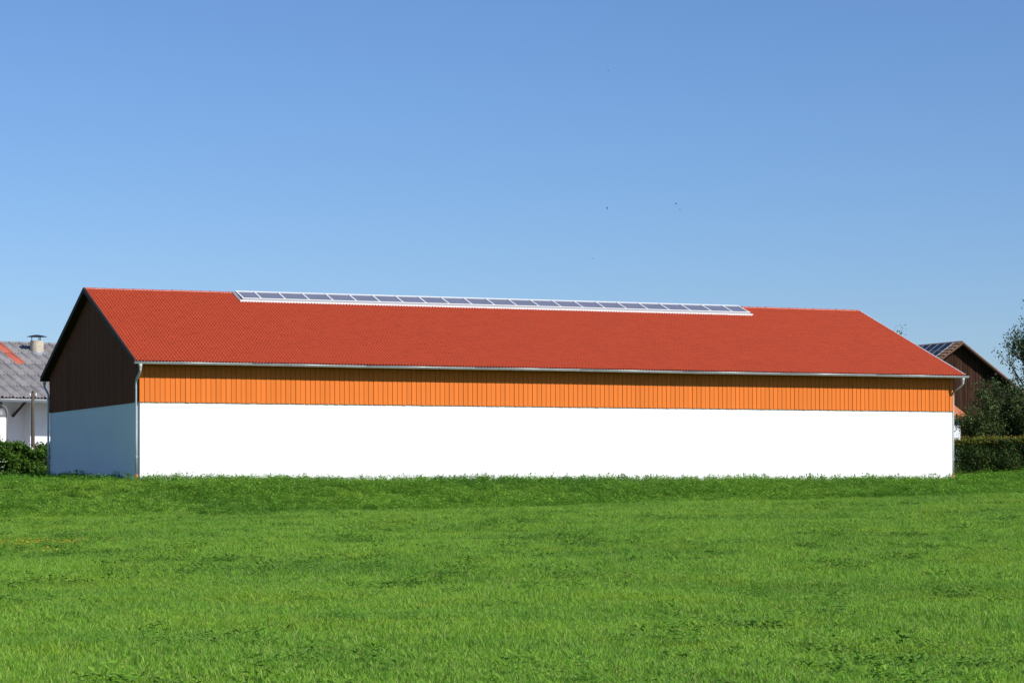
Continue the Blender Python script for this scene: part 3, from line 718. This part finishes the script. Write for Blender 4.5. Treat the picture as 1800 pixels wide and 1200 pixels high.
def wedge(d0, d1, dens, margin=.235):
    area = margin*(d1*d1-d0*d0) + 3*(d1-d0); n = int(area*dens)
    y = np.sqrt(rng.uniform(d0*d0, d1*d1, n)); x = rng.uniform(-1, 1, n)*(margin*y+1.5)
    ok, u, v = inside_barn(x, y)
    return x[~ok], y[~ok], u[~ok], v[~ok]
gx, gy, gs = [], [], []
for d0, d1, dens, sc in ((14, 24, 95, .88), (24, 38, 75, .88), (38, 58, 50, 1.0), (58, 84, 34, 1.15), (84, 122, 20, 1.4)):
    x, y, u, v = wedge(d0, d1, dens)
    keep = (v < W+3) & ~((v > 2) & (u > 0) & (u < L))
    x, y = x[keep], y[keep]; gx.append(x); gy.append(y); gs.append(np.full(len(x), sc))
gx, gy, gs = map(np.concatenate, (gx, gy, gs))
lum = .5+.5*np.sin(gx*.7+1.7*np.sin(gy*.23))*np.sin(gy*.41+np.sin(gx*.37))
hs2 = gs*(.62+.5*lum)*rng.uniform(.75, 1.3, len(gx))*np.where(gs > 1.1, .72, .85)
P = np.stack([gx, gy, gz(gx, gy)], 1); S = np.stack([gs, gs, hs2], 1)
instancer('meadow_grass', 'short bright green meadow grass across the foreground', 'grass', ['grass']*7+['tall'], P, S, 3)
# leafy weeds on the bank below the wall
n = 17000; u = rng.uniform(-14, L+9, n); v = -rng.power(.9, n)*11+.0
v = np.where(u < -.3, rng.uniform(-10, 14, n), np.where(u > L+.3, rng.uniform(-10, 5, n), v)); v = np.minimum(v, np.where((u > -.1) & (u < L+.1), -.08, 30))
x = BX+u*math.cos(YAW)-v*math.sin(YAW); y = BY+u*math.sin(YAW)+v*math.cos(YAW)
prob = .5+.5*np.sin(u*.5+1)*np.sin(v*.9+u*.2); keep = rng.uniform(0,1,n) < .35+.6*prob
x, y = x[keep], y[keep]; s = rng.uniform(.8, 1.5, len(x))
instancer('bank_weeds', 'leafy low weeds on the bank below the white wall', 'weeds', ['weed']*5+['tall']*1, np.stack([x,y,gz(x,y)],1), np.stack([s,s,s*rng.uniform(.5,1.0,len(s))],1), 4)
# thin sprigs standing up against the wall foot
n = 330; u = np.concatenate([rng.uniform(0, L, n), rng.uniform(-.7,-.2,40)]); v = np.concatenate([-rng.uniform(.1, 1.1, n), rng.uniform(0, W, 40)])
x = BX+u*math.cos(YAW)-v*math.sin(YAW); y = BY+u*math.sin(YAW)+v*math.cos(YAW); s = rng.uniform(.35, 1.1, len(x))
instancer('wall_foot_sprigs', 'thin weed sprigs sticking up against the foot of the white wall', 'weeds', ['sprig']*5, np.stack([x,y,gz(x,y)],1), np.stack([s,s,s],1), 6)
# dark broad-leaved patches in the meadow
cx, cy, _, _ = wedge(17, 84, .16)
xx, yy = [], []
for a, b_ in zip(cx, cy):
    k = rng.integers(2, 14); r = rng.uniform(.15, .9)
    xx.append(a+rng.normal(0, r, k)); yy.append(b_+rng.normal(0, r*1.3, k))
x = np.concatenate(xx); y = np.concatenate(yy); ok, _, _ = inside_barn(x, y); x, y = x[~ok], y[~ok]; s = rng.uniform(.7, 1.4, len(x))
instancer('broad_leaf_patches', 'dark broad leaved weed patches scattered in the meadow grass', 'weeds', ['dark']*4+['weed'], np.stack([x,y,gz(x,y)],1), np.stack([s,s,s*.8],1), 7)
# orange-yellow flowers at the left
n = 70; fx = rng.normal(-10.9, .75, n); fy = rng.normal(54, 1.2, n)
instancer('meadow_flowers', 'small orange yellow flowers in the grass at the left edge', 'flowers', ['flower']*3, np.stack([fx,fy,gz(fx,fy)],1), np.full((n,3),1.25), 8)

# ------------------------------------------------------------------ birds
def bird(px, py, D, rz, roll, label, span=.36):
    x, y, z = at(px, D, py)
    r = empty('bird', (x, y, z), rz); r.rotation_euler = (roll*.3, roll, rz); tag(r, label, 'bird', 'birds in the sky')
    b = MB(); b.tube([(0,-.09,0),(0,-.06,.004),(0,0,0),(0,.07,-.002),(0,.10,0)], [.006,.024,.032,.016,.006], 8); b.build('body', M['feather'], r, True)
    for s in (-1, 1):
        b = MB(); h = span/2
        v = [(s*.02,-.04,.012),(s*h*.5,-.06,.05),(s*h,.05,.03),(s*h*.5,.0,.045),(s*.02,.045,.01)]
        v += [(a, c, e-.006) for a, c, e in v]
        b.add(v, [(0,1,3,4),(1,2,3),(5,9,8,6),(6,8,7),(0,5,6,1),(1,6,7,2),(2,7,8,3),(3,8,9,4),(4,9,5,0)]); b.build('wing', M['feather'], r)
    b = MB(); b.add([(0,.08,.004),(.03,.17,.002),(.0,.14,.002),(-.03,.17,.002),(0,.08,-.004),(.03,.17,-.003),(0,.14,-.003),(-.03,.17,-.003)], [(0,1,2),(0,2,3),(4,6,5),(4,7,6),(0,4,5,1),(1,5,6,2),(2,6,7,3),(3,7,4,0)]); b.build('tail', M['feather'], r)
bird(1070, 125, 260, .3, .2, 'tiny dark bird highest in the sky', .40)
bird(1067, 366, 250, 1.2, 1.2, 'tiny dark bird above the skylight, left of the pair')
bird(1188, 358, 245, .9, .6, 'tiny dark bird, upper of the close pair')
bird(1195, 369, 248, .2, .3, 'tiny dark bird, lower of the close pair', .42)
bird(1043, 455, 300, .1, .1, 'tiny faint bird nearest above the roof', .40)
